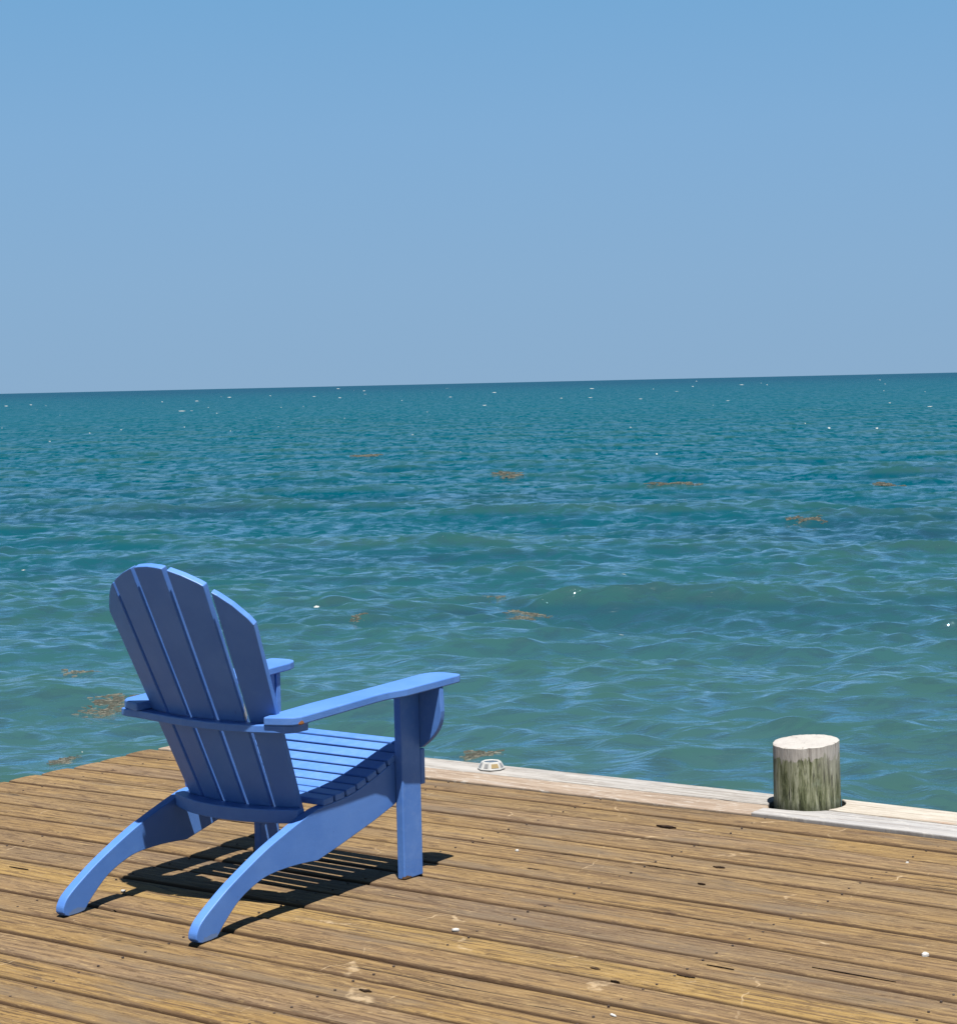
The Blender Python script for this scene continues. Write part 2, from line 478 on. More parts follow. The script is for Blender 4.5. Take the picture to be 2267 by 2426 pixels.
def plank(bm, lay, n0f, n1f, m0, m1, th=0.038, step=0.11, dip=0.0):
    """board between the edge lines n0f(m), n1f(m); eased edges, slightly cupped and wavy"""
    cnt = max(2, int((m1 - m0) / step))
    ph = random.random() * 50
    sec = []
    hz = random.uniform(-0.0015, 0.0015)
    for i in range(cnt + 1):
        m = m0 + (m1 - m0) * i / cnt
        a = n0f(m); b = n1f(m)
        zz = hz + 0.0012 * math.sin(m * 1.7 + ph) - dip
        w = b - a
        prof = [(a + 0.0005, -th, 1), (a, -0.012, 1), (a + 0.0022, -0.0035, 0.8), (a + 0.007, -0.0004, 0.45), (a + 0.015, 0.0, 0.1), (a + 0.25 * w, 0.0012, 0),
                (a + 0.5 * w, 0.0017, 0), (a + 0.75 * w, 0.0012, 0), (b - 0.015, 0.0, 0.1), (b - 0.007, -0.0004, 0.45), (b - 0.0022, -0.0035, 0.8), (b, -0.012, 1), (b - 0.0005, -th, 1)]
        ring = []
        for n, z, e in prof:
            v = bm.verts.new((m, n, z + zz))
            v[lay] = e
            ring.append(v)
        sec.append(ring)
    for s0, s1 in zip(sec[:-1], sec[1:]):
        k = len(s0)
        for j in range(k):
            bm.faces.new((s0[j], s1[j], s1[(j + 1) % k], s0[(j + 1) % k]))
    bm.faces.new(sec[0]); bm.faces.new(sec[-1][::-1])

PITCH = 0.145
OFF0 = 4.9498
# broad planking as one surface of many boards
bm = bmesh.new()
lay = bm.verts.layers.float.new('edge')
edges = []
for k in range(-5, 58):
    seed = random.uniform(0, 100)
    edges.append((OFF0 - k * PITCH + random.uniform(-0.002, 0.002), seed))
def eline(k, side):
    off, seed = edges[k]
    gap = 0.0042 if side > 0 else -0.0042
    def f(m):
        return off + bow(m) + gap + 0.0016 * math.sin(m * 2.1 + seed) + 0.001 * math.sin(m * 6.3 + seed * 3 + side) + 0.0006 * math.sin(m * 17 + seed * side)
    return f
for k in range(len(edges) - 1):
    ends = [-5.615 + random.uniform(-0.014, 0.014)]
    jn = ends[0] + random.choice([3.2, 4.9, 4.9, 6.4])
    if k in (1, 2, 3, 4, 5, 6, 7, 8, 9, 10, 11, 12, 13, 14, 15, 16, 17): jn = random.choice([-0.2, 0.9])
    ends.append(jn); ends.append(3.4)
    for a, b in zip(ends[:-1], ends[1:]):
        plank(bm, lay, eline(k + 1, 1), eline(k, -1), a + 0.002, b - 0.002)
planking = mesh_obj('planking', bm, wood, dock, smooth=False)
for p in planking.data.polygons: p.use_smooth = True
planking.data.set_sharp_from_angle(angle=math.radians(50)) if hasattr(planking.data, 'set_sharp_from_angle') else None

# two nail heads per board over each joist
bm = bmesh.new()
for m in np.arange(-5.45, 0.6, 0.61):
    for k in range(len(edges) - 1):
        for t in (0.22, 0.78):
            n_ = eline(k + 1, 1)(m) + (PITCH) * t + random.uniform(-0.006, 0.006)
            m_ = m + 0.021 + random.uniform(-0.008, 0.008)
            r_ = 0.0033
            A = [bm.verts.new((m_ + r_ * math.cos(q * math.pi / 4), n_ + r_ * math.sin(q * math.pi / 4), 0.0030)) for q in range(8)]
            B = [bm.verts.new((v.co.x, v.co.y, -0.002)) for v in A]
            bm.faces.new(A)
            for q in range(8): bm.faces.new((A[q], B[q], B[(q + 1) % 8], A[(q + 1) % 8]))
_s = NT('rusty_nail')
nails = mesh_obj('nail_heads', bm, _s.pbr(_s.ramp(_s.noise(_s.coord(), scale=40), [(0.4, (0.022, 0.012, 0.008)), (0.6, (0.05, 0.035, 0.025))]), 0.7), dock)
nails['kind'] = 'stuff'

# pale edge boards, notched round the piling
PILE_M, PILE_N, PILE_R, NOTCH = -2.958, 5.888, 0.106, 0.124
def edge_board(n0, n1, m0, m1, notch, mat, dz, label=None):
    """notch: 'hi' = the notch is at the m1 end, 'lo' = at the m0 end"""
    bm = bmesh.new(); lay = bm.verts.layers.float.new('edge')
    loop = []
    def nn(t, m): return n0 + (n1 - n0) * t + bow(m)
    def cut(n, m):
        d = NOTCH ** 2 - (n - PILE_N) ** 2
        if d <= 0: return m
        c = math.sqrt(d)
        return min(m, PILE_M - c) if notch == 'hi' else max(m, PILE_M + c)
    T = np.linspace(0, 1, 25)
    lo = [(m0 if notch == 'hi' else cut(nn(t, m0), m0), nn(t, m0)) for t in T]
    hi = [(m1 if notch == 'lo' else cut(nn(t, m1), m1), nn(t, m1)) for t in T]
    grid = []
    cnt = 24
    for a, b in zip(lo, hi):
        row = []
        for i in range(cnt + 1):
            u = i / cnt
            m = a[0] + (b[0] - a[0]) * u
            t = (a[1] - nn(0, m0)) / (nn(1, m0) - nn(0, m0))
            row.append((m, nn(t, m)))
        grid.append(row)
    def layer(z, e):
        out = []
        for j, row in enumerate(grid):
            r_ = []
            for i, (m, n) in enumerate(row):
                v = bm.verts.new((m, n, z + 0.0012 * math.sin(m * 2.3 + n0 * 9)))
                v[lay] = e if (j in (0, len(grid) - 1) or i in (0, cnt)) else 0
                r_.append(v)
            out.append(r_)
        return out
    top = layer(dz, 0.35); bot = layer(dz - 0.038, 1)
    nj = len(grid)
    for j in range(nj - 1):
        for i in range(cnt):
            bm.faces.new((top[j][i], top[j][i + 1], top[j + 1][i + 1], top[j + 1][i]))
            bm.faces.new((bot[j][i], bot[j + 1][i], bot[j + 1][i + 1], bot[j][i + 1]))
    for j in range(nj - 1):
        bm.faces.new((top[j][0], top[j + 1][0], bot[j + 1][0], bot[j][0]))
        bm.faces.new((top[j][cnt], bot[j][cnt], bot[j + 1][cnt], top[j + 1][cnt]))
    for i in range(cnt):
        bm.faces.new((top[0][i], bot[0][i], bot[0][i + 1], top[0][i + 1]))
        bm.faces.new((top[-1][i], top[-1][i + 1], bot[-1][i + 1], bot[-1][i]))
    o = mesh_obj('edge_board', bm, mat, dock, bevel=0.004)
    if label: o['label'] = label
    return o
N_IN, N_MID, N_OUT = 5.684, 5.834, 5.990
edge_board(N_IN, N_MID - 0.003, -5.60, -3.055, 'hi', tanwood, 0.003, 'tan inner edge board left of the piling')
edge_board(N_MID, N_OUT, -5.595, -2.97, 'hi', palewood, 0.004, 'bleached grey outer edge board left of the piling')
edge_board(N_IN - 0.012, N_MID - 0.020, -3.049, 3.4, 'lo', silverwood, 0.012, 'silver grey inner edge board right of the piling')
edge_board(N_MID - 0.014, N_OUT - 0.004, -2.96, 3.4, 'lo', creamwood, 0.014, 'cream white outer edge board with rust stains')
# framing below the boards
def boxbm(bm, x0, x1, y0, y1, z0, z1):
    prism(bm, [(x0, y0), (x1, y0), (x1, y1), (x0, y1)], z0, z1, lambda u, v, w: (u, v, w))
for i, m in enumerate(np.arange(-5.45, 3.4, 0.61)):
    bm = bmesh.new(); boxbm(bm, m, m + 0.042, -3.1, 5.90, -0.24, -0.045)
    mesh_obj('joist', bm, wood, dock)
bm = bmesh.new(); boxbm(bm, -5.57, 3.4, 5.902, 5.944, -0.25, -0.047)
mesh_obj('rim_joist', bm, palewood, dock)
for m in (-5.1, -0.4, 2.9):
    for n in (5.3, 2.2, -1.0):
        bm = bmesh.new()
        bmesh.ops.create_cone(bm, cap_ends=True, segments=28, radius1=0.115, radius2=0.105, depth=3.2,
                              matrix=Matrix.Translation((m, n, -0.25 - 1.6)))
        mesh_obj('support_piling', bm, wood, dock, smooth=False)

# knot holes and splits in the boards: thin dark plates, the hollow's shade put into the colour
def mat_dark():
    s = NT('cavity_shade')
    c = s.ramp(s.noise(s.coord(), scale=60, detail=3), [(0.4, (0.010, 0.006, 0.004)), (0.7, (0.035, 0.021, 0.012))])
    return s.pbr(c, 0.95, 0.1)
dark = mat_dark()
def split(m, n, ln, wd, rot=0.0):
    bm = bmesh.new()
    pts = []
    N = 26
    for i in range(N):
        a = 2 * math.pi * i / N
        rr = 1 + random.uniform(-0.22, 0.22)
        u = math.cos(a) * ln * 0.36 * rr; v = math.sin(a) * abs(math.sin(a)) ** 0.8 * wd * 0.36 * (1 + random.uniform(-0.5, 0.5))
        pts.append((m + u * math.cos(rot) - v * math.sin(rot), n + bow(m + u) - bow(m) + u * math.sin(rot) + v * math.cos(rot)))
    z = 0.0034
    A = [bm.verts.new((p[0], p[1], z)) for p in pts]
    B = [bm.verts.new((p[0], p[1], z - 0.006)) for p in pts]
    bm.faces.new(A); bm.faces.new(B[::-1])
    for i in range(N):
        j = (i + 1) % N
        bm.faces.new((A[i], B[i], B[j], A[j]))
    return mesh_obj('knot_hole', bm, dark, dock)
for a in [(-2.564, 3.992, 0.035, 0.016), (-2.351, 4.049, 0.062, 0.014), (-3.199, 5.404, 0.09, 0.022), (-2.92, 3.57, 0.05, 0.016),
          (-3.243, 4.731, 0.06, 0.012), (-2.03, 4.262, 0.26, 0.0045, -0.01), (-2.32, 4.155, 0.10, 0.004), (-2.0, 5.33, 0.16, 0.009),
          (-2.80, 5.02, 0.05, 0.020), (-2.47, 3.93, 0.03, 0.008), (-4.55, 3.98, 0.10, 0.006), (-2.75, 4.83, 0.03, 0.008)]:
    split(*a)

# ------------------------------------------------------------------ piling
def mat_piling():
    s = NT('piling_wood')
    P = s.coord('Object')
    x, y, z = s.sep(P)
    ang = s.math('ARCTAN2', y, x)
    cyl = s.comb(s.math('MULTIPLY', s.math('COSINE', ang), 1.0), s.math('SINE', ang), s.math('MULTIPLY', z, 0.9))
    g = s.noise(s.mapping(P, scale=(42, 42, 5)), scale=1, detail=6, rough=0.68, dist=0.3)
    g2 = s.noise(s.mapping(P, loc=(4, 4, 4), scale=(120, 120, 11)), scale=1, detail=4, rough=0.7)
    blot = s.noise(P, scale=16, detail=5, rough=0.65)
    c = s.ramp(g, [(0.38, (0.026, 0.032, 0.013)), (0.45, (0.080, 0.090, 0.046)), (0.52, (0.150, 0.158, 0.100)), (0.62, (0.24, 0.245, 0.18))])
    c = s.mix(s.ss(blot, 0.56, 0.72, 0, 0.5), c, (0.1482, 0.1755, 0.1365))
    c = s.mix(s.ss(g2, 0.52, 0.62, 0, 0.80), c, (0.0140, 0.0156, 0.0094))
    # post darker towards its foot
    c = s.mix(s.ss(s.math('ADD', z, s.math('MULTIPLY', blot, 0.05)), 0.02, 0.07, 0.6, 0), c, (0.0172, 0.0203, 0.0094))
    # grey bleached band below the cut, ragged lower edge
    edge = s.noise(s.mapping(P, loc=(1, 2, 3), scale=(16, 16, 5)), scale=1, detail=5, rough=0.7)
    lim = s.math('ADD', z, s.math('MULTIPLY', s.math('SUBTRACT', edge, 0.5), 0.13))
    stripe = s.ss(s.math('ADD', s.math('MULTIPLY', x, 0.8), s.math('MULTIPLY', y, -0.35)), 0.035, 0.08)   # paler side stripe
    band = s.math('MAXIMUM', s.ss(lim, 0.170, 0.175), s.math('MULTIPLY', stripe, s.ss(z, 0.05, 0.2, 0, 0.55)))
    pale = s.ramp(g, [(0.36, (0.19, 0.175, 0.16)), (0.6, (0.30, 0.285, 0.265))])
    pale = s.mix(s.ss(g2, 0.58, 0.68, 0, 0.7), pale, (0.0780, 0.0624, 0.0546))
    c = s.mix(band, c, pale)
    top = s.ss(s.sep(s.n('ShaderNodeNewGeometry').outputs['True Normal'])[2], 0.7, 0.9)
    rings = s.math('MULTIPLY_ADD', s.math('SINE', s.math('MULTIPLY', s.vmath('LENGTH', s.comb(x, y, 0), out=1), 900)), 0.5, 0.5)
    tc = s.mix(s.math('MULTIPLY', rings, 0.15), (0.29, 0.28, 0.268), (0.23, 0.215, 0.205))
    crk = s.math('ABSOLUTE', s.math('SINE', s.math('ADD', s.math('MULTIPLY', ang, 2.5), s.math('MULTIPLY', s.noise(P, scale=12, detail=4), 3.0))))
    tc = s.mix(s.math('MULTIPLY', s.ss(crk, 0.05, 0.015), s.ss(s.noise(P, scale=22), 0.46, 0.54)), tc, (0.07, 0.055, 0.045))
    tc = s.mix(s.ss(blot, 0.5, 0.7, 0, 0.4), tc, (0.20, 0.18, 0.175))
    c = s.mix(top, c, tc)
    nb = s.bump(s.math('ADD', s.math('MULTIPLY', g, 0.7), s.math('MULTIPLY', g2, -0.5)), 0.9, 0.008)
    return s.pbr(c, 0.85, 0.2, nb)
deck_m = lambda M, N, Z=0: Matrix.Rotation(DECK_A, 4, 'Z') @ Vector((M, N, Z))
bm = bmesh.new()
SEG = 96
rows = []
for zi, z in enumerate(list(np.linspace(-3.2, -0.1, 8)) + list(np.linspace(-0.05, 1, 40) * 0.0)):
    if zi >= 8: break
    rows.append(z)
rows += list(np.linspace(-0.04, 0.212, 34))
rings = []
def prad(a, z):
    return PILE_R * (1 + 0.016 * math.sin(3 * a + 1 + z) + 0.009 * math.sin(7 * a + 2 + 5 * z) + 0.012 * (max(0, math.sin(19 * a + 0.5 + z * 3)) ** 6) * -1
                     + 0.006 * math.sin(31 * a + 4 * z) * math.sin(5 * a) - 0.045 * math.exp(-((a - 4.62 - 0.1 * z) / 0.03) ** 2) - 0.03 * math.exp(-((a - 5.25 + 0.2 * z) / 0.025) ** 2)) * (1 + 0.05 * (0.2 - z) * (z > -0.3))
for z in rows:
    ring = []
    for i in range(SEG):
        a = 2 * math.pi * i / SEG
        r = prad(a, z)
        zz = z
        if z > 0.15:
            t = (z - 0.15) / 0.062
            zz = z + t * (0.006 * math.cos(a - 0.5) + 0.0008 * math.sin(a * 11))
        ring.append(bm.verts.new((r * math.cos(a), r * math.sin(a), zz)))
    rings.append(ring)
for a, b in zip(rings[:-1], rings[1:]):
    for i in range(SEG):
        j = (i + 1) % SEG
        bm.faces.new((a[i], a[j], b[j], b[i]))
prev = rings[-1]
for f in (0.965, 0.8, 0.5, 0.2):
    ring = []
    for i in range(SEG):
        a = 2 * math.pi * i / SEG
        v = rings[-1][i].co
        zc = 0.212 + 0.002 * (f < 0.97) + 0.006 * math.cos(a - 0.5) * f + random.uniform(-0.0006, 0.0006)
        ring.append(bm.verts.new((v.x * f, v.y * f, zc)))
    for i in range(SEG):
        j = (i + 1) % SEG
        bm.faces.new((prev[i], prev[j], ring[j], ring[i]))
    prev = ring
bm.faces.new(prev)
pile = mesh_obj('piling_post', bm, mat_piling(), smooth=True)
if hasattr(pile.data, 'set_sharp_from_angle'): pile.data.set_sharp_from_angle(angle=math.radians(40))
pile.location = deck_m(PILE_M, PILE_N)
pile.rotation_euler = (0, math.radians(-0.8), 0)
tag(pile, 'round green-brown wooden piling with bleached top in the dock edge', 'piling')

# ------------------------------------------------------------------ dock light
def mat_plain(name, colr, rough=0.4, spec=0.5, var=0.12, metal=0.0, scale=30):
    s = NT(name)
    n = s.noise(s.coord(), scale=scale, detail=4)
    c = s.mix(s.ss(n, 0.35, 0.7), colr, tuple(v * (1 - var) for v in colr))
    return s.pbr(c, rough, spec, s.bump(n, 0.15, 0.002), metal)
white_pl = mat_plain('white_plastic', (0.30, 0.30, 0.29), 0.35)
grey_pl = mat_plain('grey_lens', (0.15, 0.152, 0.155), 0.25)
amber_pl = mat_plain('amber_lens', (0.20, 0.15, 0.07), 0.3)
panel_m = mat_plain('dark_panel', (0.06, 0.066, 0.07), 0.2)
lt = empty('dock_light', deck_m(-4.216, 5.900, 0.0055), DECK_A + 0.15)
lt.scale = (0.9, 0.9, 0.85)
tag(lt, 'small white octagonal dock marker light on the pale outer edge board', 'dock light')
bm = bmesh.new()
def octring(r, z, rot=math.pi / 8):
    return [bm.verts.new((r * math.cos(rot + i * math.pi / 4), r * math.sin(rot + i * math.pi / 4), z)) for i in range(8)]
L = [octring(0.056, 0), octring(0.056, 0.005), octring(0.054, 0.006), octring(0.040, 0.031), octring(0.037, 0.033), octring(0.030, 0.029)]
for a, b in zip(L[:-1], L[1:]):
    for i in range(8):
        j = (i + 1) % 8
        bm.faces.new((a[i], a[j], b[j], b[i]))
bm.faces.new(L[0]); bm.faces.new(L[-1])
mesh_obj('housing', bm, white_pl, lt, bevel=0.001)
bm = bmesh.new(); A = octring(0.029, 0.0302); B = octring(0.029, 0.026)
bm.faces.new(A); bm.faces.new(B[::-1])
for i in range(8): bm.faces.new((A[i], B[i], B[(i + 1) % 8], A[(i + 1) % 8]))
mesh_obj('solar_panel', bm, panel_m, lt)
for i in range(8):
    a = math.pi / 4 * i
    bm = bmesh.new()
    half = 0.0085 if i != 7 else 0.016
    pts = [(-half, 0.010), (half, 0.010), (half * 0.8, 0.026), (-half * 0.8, 0.026)]
    def cv(u, v, w, a=a):
        r = (0.054 - (v - 0.006) / 0.025 * 0.014) * math.cos(math.pi / 8) + w
        return (r * math.cos(a) - u * math.sin(a), r * math.sin(a) + u * math.cos(a), v)
    prism(bm, pts, -0.002, 0.0015, cv)
    mesh_obj('lens', bm, grey_pl if i != 7 else amber_pl, lt)

# ------------------------------------------------------------------ chair
YAW = -0.642817
chair = empty('adirondack_chair', (-0.4586, 5.8099, 0.0025), YAW)
tag(chair, 'blue painted wooden adirondack chair facing the sea on the plank dock', 'chair')
WS, TL, WL, TS = 0.260, 0.026, 0.084, 0.030

def mat_paint():
    s = NT('blue_paint')
    P = s.coord('Object')
    n = s.noise(P, scale=7, detail=5, rough=0.6)
    c = s.mix(s.ss(n, 0.35, 0.7), (0.050, 0.132, 0.370), (0.064, 0.152, 0.395))
    # paler chalky mottling scattered over the paint film
    dust = s.noise(P, scale=26, detail=5, rough=0.7)
    c = s.mix(s.ss(dust, 0.55, 0.75, 0, 0.22), c, (0.100, 0.195, 0.430))
    dirt = s.noise(s.mapping(P, loc=(3, 3, 3)), scale=55, detail=4, rough=0.7)
    c = s.mix(s.ss(dirt, 0.66, 0.76, 0, 0.5), c, (0.03, 0.06, 0.16))
    # edges where the coat is rubbed thin
    pt = s.n('ShaderNodeNewGeometry').outputs['Pointiness']
    wear = s.math('MULTIPLY', s.ss(pt, 0.53, 0.60), s.ss(s.noise(P, scale=38, detail=4, rough=0.7), 0.48, 0.62))
    c = s.mix(s.math('MULTIPLY', wear, 0.18), c, (0.17, 0.26, 0.46))
    # worn bare wood / primer spots at measured places (chair coordinates)
    wob = s.noise(P, scale=60, detail=4, rough=0.7)
    def spot(c, p, r, tone, stretch=(1, 1, 1)):
        q = s.vmath('MULTIPLY', s.vmath('SUBTRACT', P, p), stretch)
        d = s.vmath('LENGTH', q, out=1)
        d = s.math('ADD', d, s.math('MULTIPLY', s.math('SUBTRACT', wob, 0.5), r * 1.6))
        return s.mix(s.ss(d, r * 0.85, r, 1, 0), c, tone)
    c = spot(c, (0.327, -0.456, 0.512), 0.010, (0.20, 0.085, 0.03))
    c = spot(c, (WS, -0.745, 0.004), 0.012, (0.085, 0.14, 0.27), (1, 0.35, 1))
    c = spot(c, (-WS + TS, -0.745, 0.004), 0.012, (0.085, 0.14, 0.27), (1, 0.35, 1))
    c = spot(c, (WS + TL, 0.01, 0.0), 0.012, (0.10, 0.06, 0.035), (1, 0.5, 1))
    c = spot(c, (0.058, -0.562, 0.655), 0.005, (0.012, 0.014, 0.03))
    c = spot(c, (0.155, -0.478, 0.56), 0.010, (0.26, 0.27, 0.30), (1, 1, 0.12))
    nb = s.bump(s.math('ADD', s.math('MULTIPLY', s.noise(s.mapping(P, scale=(30, 8, 30)), scale=1, detail=4), 0.5), s.math('MULTIPLY', dust, 0.3)), 0.25, 0.004)
    return s.pbr(c, 0.45, 0.28, nb)
paint = mat_paint()
YZ = lambda u, v, w: (w, u, v)      # outline in (forward, up), extruded sideways
XY = lambda u, v, w: (v, u, w)      # outline in (forward, side), extruded up

top_pts = [(-0.797, 0.012), (-0.794, 0.030), (-0.775, 0.055), (-0.721, 0.092), (-0.656, 0.130), (-0.545, 0.184), (-0.46, 0.217), (-0.372, 0.247), (-0.330, 0.259)]
seat_pts = [(-0.304, 0.262), (-0.26, 0.266), (-0.213, 0.271), (-0.166, 0.280), (-0.12, 0.293), (-0.073, 0.308), (-0.03, 0.324), (0.015, 0.341), (0.06, 0.355), (0.083, 0.359)]
bot_pts = [(-0.333, 0.120), (-0.427, 0.125), (-0.519, 0.121), (-0.573, 0.108), (-0.627, 0.085), (-0.663, 0.060), (-0.699, 0.028), (-0.715, 0.010)]
outline = smooth_line(top_pts, 5) + smooth_line(seat_pts, 3) + [(0.083, 0.252), (-0.009, 0.211), (-0.092, 0.184), (-0.245, 0.142)] \
    + smooth_line(bot_pts, 5) + [(-0.722, 0.003), (-0.745, 0.0), (-0.778, 0.0), (-0.790, 0.004)]
for s_ in (1, -1):
    bm = bmesh.new()
    a, b = (WS - TS, WS) if s_ > 0 else (-WS, -WS + TS)
    prism(bm, outline, a, b, YZ)
    mesh_obj('side_rail', bm, paint, chair, bevel=0.0035)
    # front leg
    bm = bmesh.new()
    a, b = (WS + 0.0008, WS + TL) if s_ > 0 else (-WS - TL, -WS - 0.0008)
    lean = 0.0
    prism(bm, [(0.0, 0.0), (WL, 0.0), (WL, 0.5372), (0.0, 0.5330)], a, b, YZ)
    mesh_obj('front_leg', bm, paint, chair, bevel=0.003)
    # arm bracket, a curved board standing out from the leg under the arm
    bm = bmesh.new()
    cur = smooth_line([(0.362, 0.470), (0.357, 0.440), (0.343, 0.412), (0.318, 0.385), (0.288, 0.3625)], 6)
    pts = [(0.257, 0.5378), (0.359, 0.5378)] + cur + [(0.257, 0.3625)]
    prism(bm, [(u * s_, v) for u, v in pts], 0.0852, 0.1035, lambda u, v, w: (u, w, v))
    mesh_obj('arm_bracket', bm, paint, chair, bevel=0.002)
    # arm board, dropping slightly to the rear
    arm = [(-0.505, 0.236), (-0.490, 0.284), (-0.478, 0.311), (-0.456, 0.327), (-0.30, 0.328), (-0.150, 0.328), (-0.105, 0.333), (-0.05, 0.352), (0.005, 0.355), (0.108, 0.362),
           (0.170, 0.365), (0.181, 0.360), (0.185, 0.345), (0.188, 0.299), (0.182, 0.274), (0.166, 0.258), (0.140, 0.248), (-0.031, 0.242), (-0.194, 0.234), (-0.309, 0.226), (-0.450, 0.226)]
    bm = bmesh.new()
    zt = lambda F: 0.558 + 0.05 * (F - 0.04)
    A = [bm.verts.new((S * s_, F, zt(F))) for F, S in arm]
    B = [bm.verts.new((S * s_, F, zt(F) - 0.0225)) for F, S in arm]
    bm.faces.new(A); bm.faces.new(B[::-1])
    for i in range(len(arm)):
        j = (i + 1) % len(arm)
        bm.faces.new((A[i], B[i], B[j], A[j]))
    mesh_obj('armrest', bm, paint, chair, bevel=0.0035)

# seat slats following the curved side rails
def topz(F):
    for (a, za), (b, zb) in zip(seat_pts[:-1], seat_pts[1:]):
        if F <= b: return za + (zb - za) * (F - a) / (b - a)
    return seat_pts[-1][1]
G = [-0.304, -0.26, -0.213, -0.166, -0.12, -0.073, -0.03, 0.015, 0.06, 0.104]
for i in range(len(G) - 1):
    a, b = G[i] + 0.0042, G[i + 1] - 0.0042
    if i == 0: a = G[0]
    za, zb = topz(a) + 0.0006, topz(min(b, 0.083)) + 0.0006
    if i == 8: b = 0.106; zb = 0.3605
    d = Vector((b - a, zb - za)).normalized(); nrm = Vector((-d.y, d.x))
    t = 0.0185
    pts = [(a, za), (b, zb), (b + nrm.x * t, zb + nrm.y * t), (a + nrm.x * t, za + nrm.y * t)]
    if i < 8:
        wv = random.uniform(-0.001, 0.001)
        bm = bmesh.new(); prism(bm, pts, -WS - 0.0015, WS + 0.0015 + wv, YZ)
    else:
        bm = bmesh.new(); prism(bm, pts, -WS + 0.0, WS - 0.0, YZ)
    mesh_obj('seat_slat', bm, paint, chair, bevel=0.0028)
# front apron
bm = bmesh.new(); prism(bm, [(0.0846, 0.257), (0.1045, 0.257), (0.1045, 0.3585), (0.0846, 0.3585)], -WS - TL, WS + TL, YZ)
mesh_obj('front_apron', bm, paint, chair, bevel=0.003)

# back slats on a shallow arc, fanned towards the top
S0, TH = 0.010, 0.019
def back_plan(i, z):
    """centre and direction of slat i in plan at height z"""
    p = 0.0885 + 0.0300 * (z - 0.24) / 0.69
    th = math.radians((-17, -8.6, 0, 8.6, 17)[i])
    R = p / (2 * math.sin(math.radians(4.35)))
    Fc = -0.489 - 0.445 * (z - 0.49)
    k = 0.010 * (z - 0.35) if i == 4 else 0.0
    return p, th, S0 + R * math.sin(th) + k, Fc + R * (1 - math.cos(th))
def top_z(u):
    """height of the back's arched top edge at lateral place u (slat plane)"""
    u = abs(u)
    for (a, za), (b, zb) in zip(TOPARC[:-1], TOPARC[1:]):
        if u <= b: return za + (zb - za) * (u - a) / (b - a)
    return TOPARC[-1][1]
TOPARC = [(0, 0.933), (0.03, 0.931), (0.06, 0.926), (0.10, 0.912), (0.14, 0.893), (0.18, 0.868), (0.21, 0.842), (0.24, 0.806), (0.262, 0.765), (0.275, 0.72), (0.30, 0.66)]
for i in range(5):
    bm = bmesh.new()
    z0 = 0.226
    def P3(u, z, w, i=i):
        p, th, cs, cf = back_plan(i, z)
        hw = p / 2 - 0.0086
        ct, st = math.cos(th), math.sin(th)
        s_ = cs + u * hw * ct - w * st
        f_ = cf + u * hw * st + w * ct
        # thickness is measured square to the leaning board
        return (s_, f_ , z + w * 0.39)
    p, th, cs, cf = back_plan(i, 0.9)
    us = np.linspace(-1, 1, 15)
    tops = []
    for u in us:
        z = 0.85
        for _ in range(8):
            p, th, cs, cf = back_plan(i, z)
            z = top_z(((i - 2) * p + u * (p / 2 - 0.0086)) / 1.09) + (-0.006, 0, 0, 0, -0.007)[i] + (0.010 if i == 0 else 0)
        tops.append(z)
    outl = [(-1, z0)] + [(-1, z) for z in np.linspace(0.32, tops[0] - 0.03, 6)] + list(zip(us, tops)) + [(1, z) for z in np.linspace(tops[-1] - 0.03, 0.32, 6)] + [(1, z0)]
    A = [bm.verts.new(P3(u, z, 0)) for u, z in outl]
    B = [bm.verts.new(P3(u, z, TH)) for u, z in outl]
    bm.faces.new(A); bm.faces.new(B[::-1])
    for q in range(len(outl)):
        r_ = (q + 1) % len(outl)
        bm.faces.new((A[q], B[q], B[r_], A[r_]))
    o = mesh_obj('back_slat', bm, paint, chair, bevel=0.0022)

# upper back rail under the arms (arched rear edge, front edge along the slats)
def slat_front(S, z):
    p = 0.0885 + 0.0300 * (z - 0.24) / 0.69
    R = p / (2 * math.sin(math.radians(4.35)))
    Fc = -0.489 - 0.445 * (z - 0.49)
    u = min(abs(S - S0) / R, 0.6)
    return Fc + R * (1 - math.sqrt(1 - u * u))
zr0, zr1 = 0.4872, 0.5088
rear = [(-0.325, -0.478), (-0.30, -0.486), (-0.24, -0.492), (-0.14, -0.512), (-0.04, -0.527), (0.05, -0.531), (0.12, -0.527), (0.20, -0.511), (0.26, -0.492), (0.285, -0.482), (0.302, -0.462), (0.304, -0.430)]
fr_ = []
for S in np.linspace(0.304, -0.325, 31):
    f = slat_front(S, zr1) - 0.0025
    if abs(S - S0) > 0.235: f = max(f, -0.395)
    fr_.append((f, S))
pts = [(f, s_) for s_, f in rear] + [(min(f, -0.405) if abs(s_) > 0.25 else f, s_) for f, s_ in fr_]
bm = bmesh.new(); prism(bm, pts, zr0, zr1, XY)
mesh_obj('upper_back_rail', bm, paint, chair, bevel=0.003)
# lower back rail between the side rails
W_ = WS - TS - 0.0006
rear = [(s_, -0.440 + 0.065 * (s_ / 0.23) ** 2) for s_ in np.linspace(-W_, W_, 21)]
fr_ = [(slat_front(S, 0.262) - 0.002, S) for S in np.linspace(W_, -W_, 21)]
pts = [(f, s_) for s_, f in rear] + [(f, s_) for f, s_ in fr_]
bm = bmesh.new(); prism(bm, pts, 0.224, 0.262, XY)
mesh_obj('lower_back_rail', bm, paint, chair, bevel=0.003)

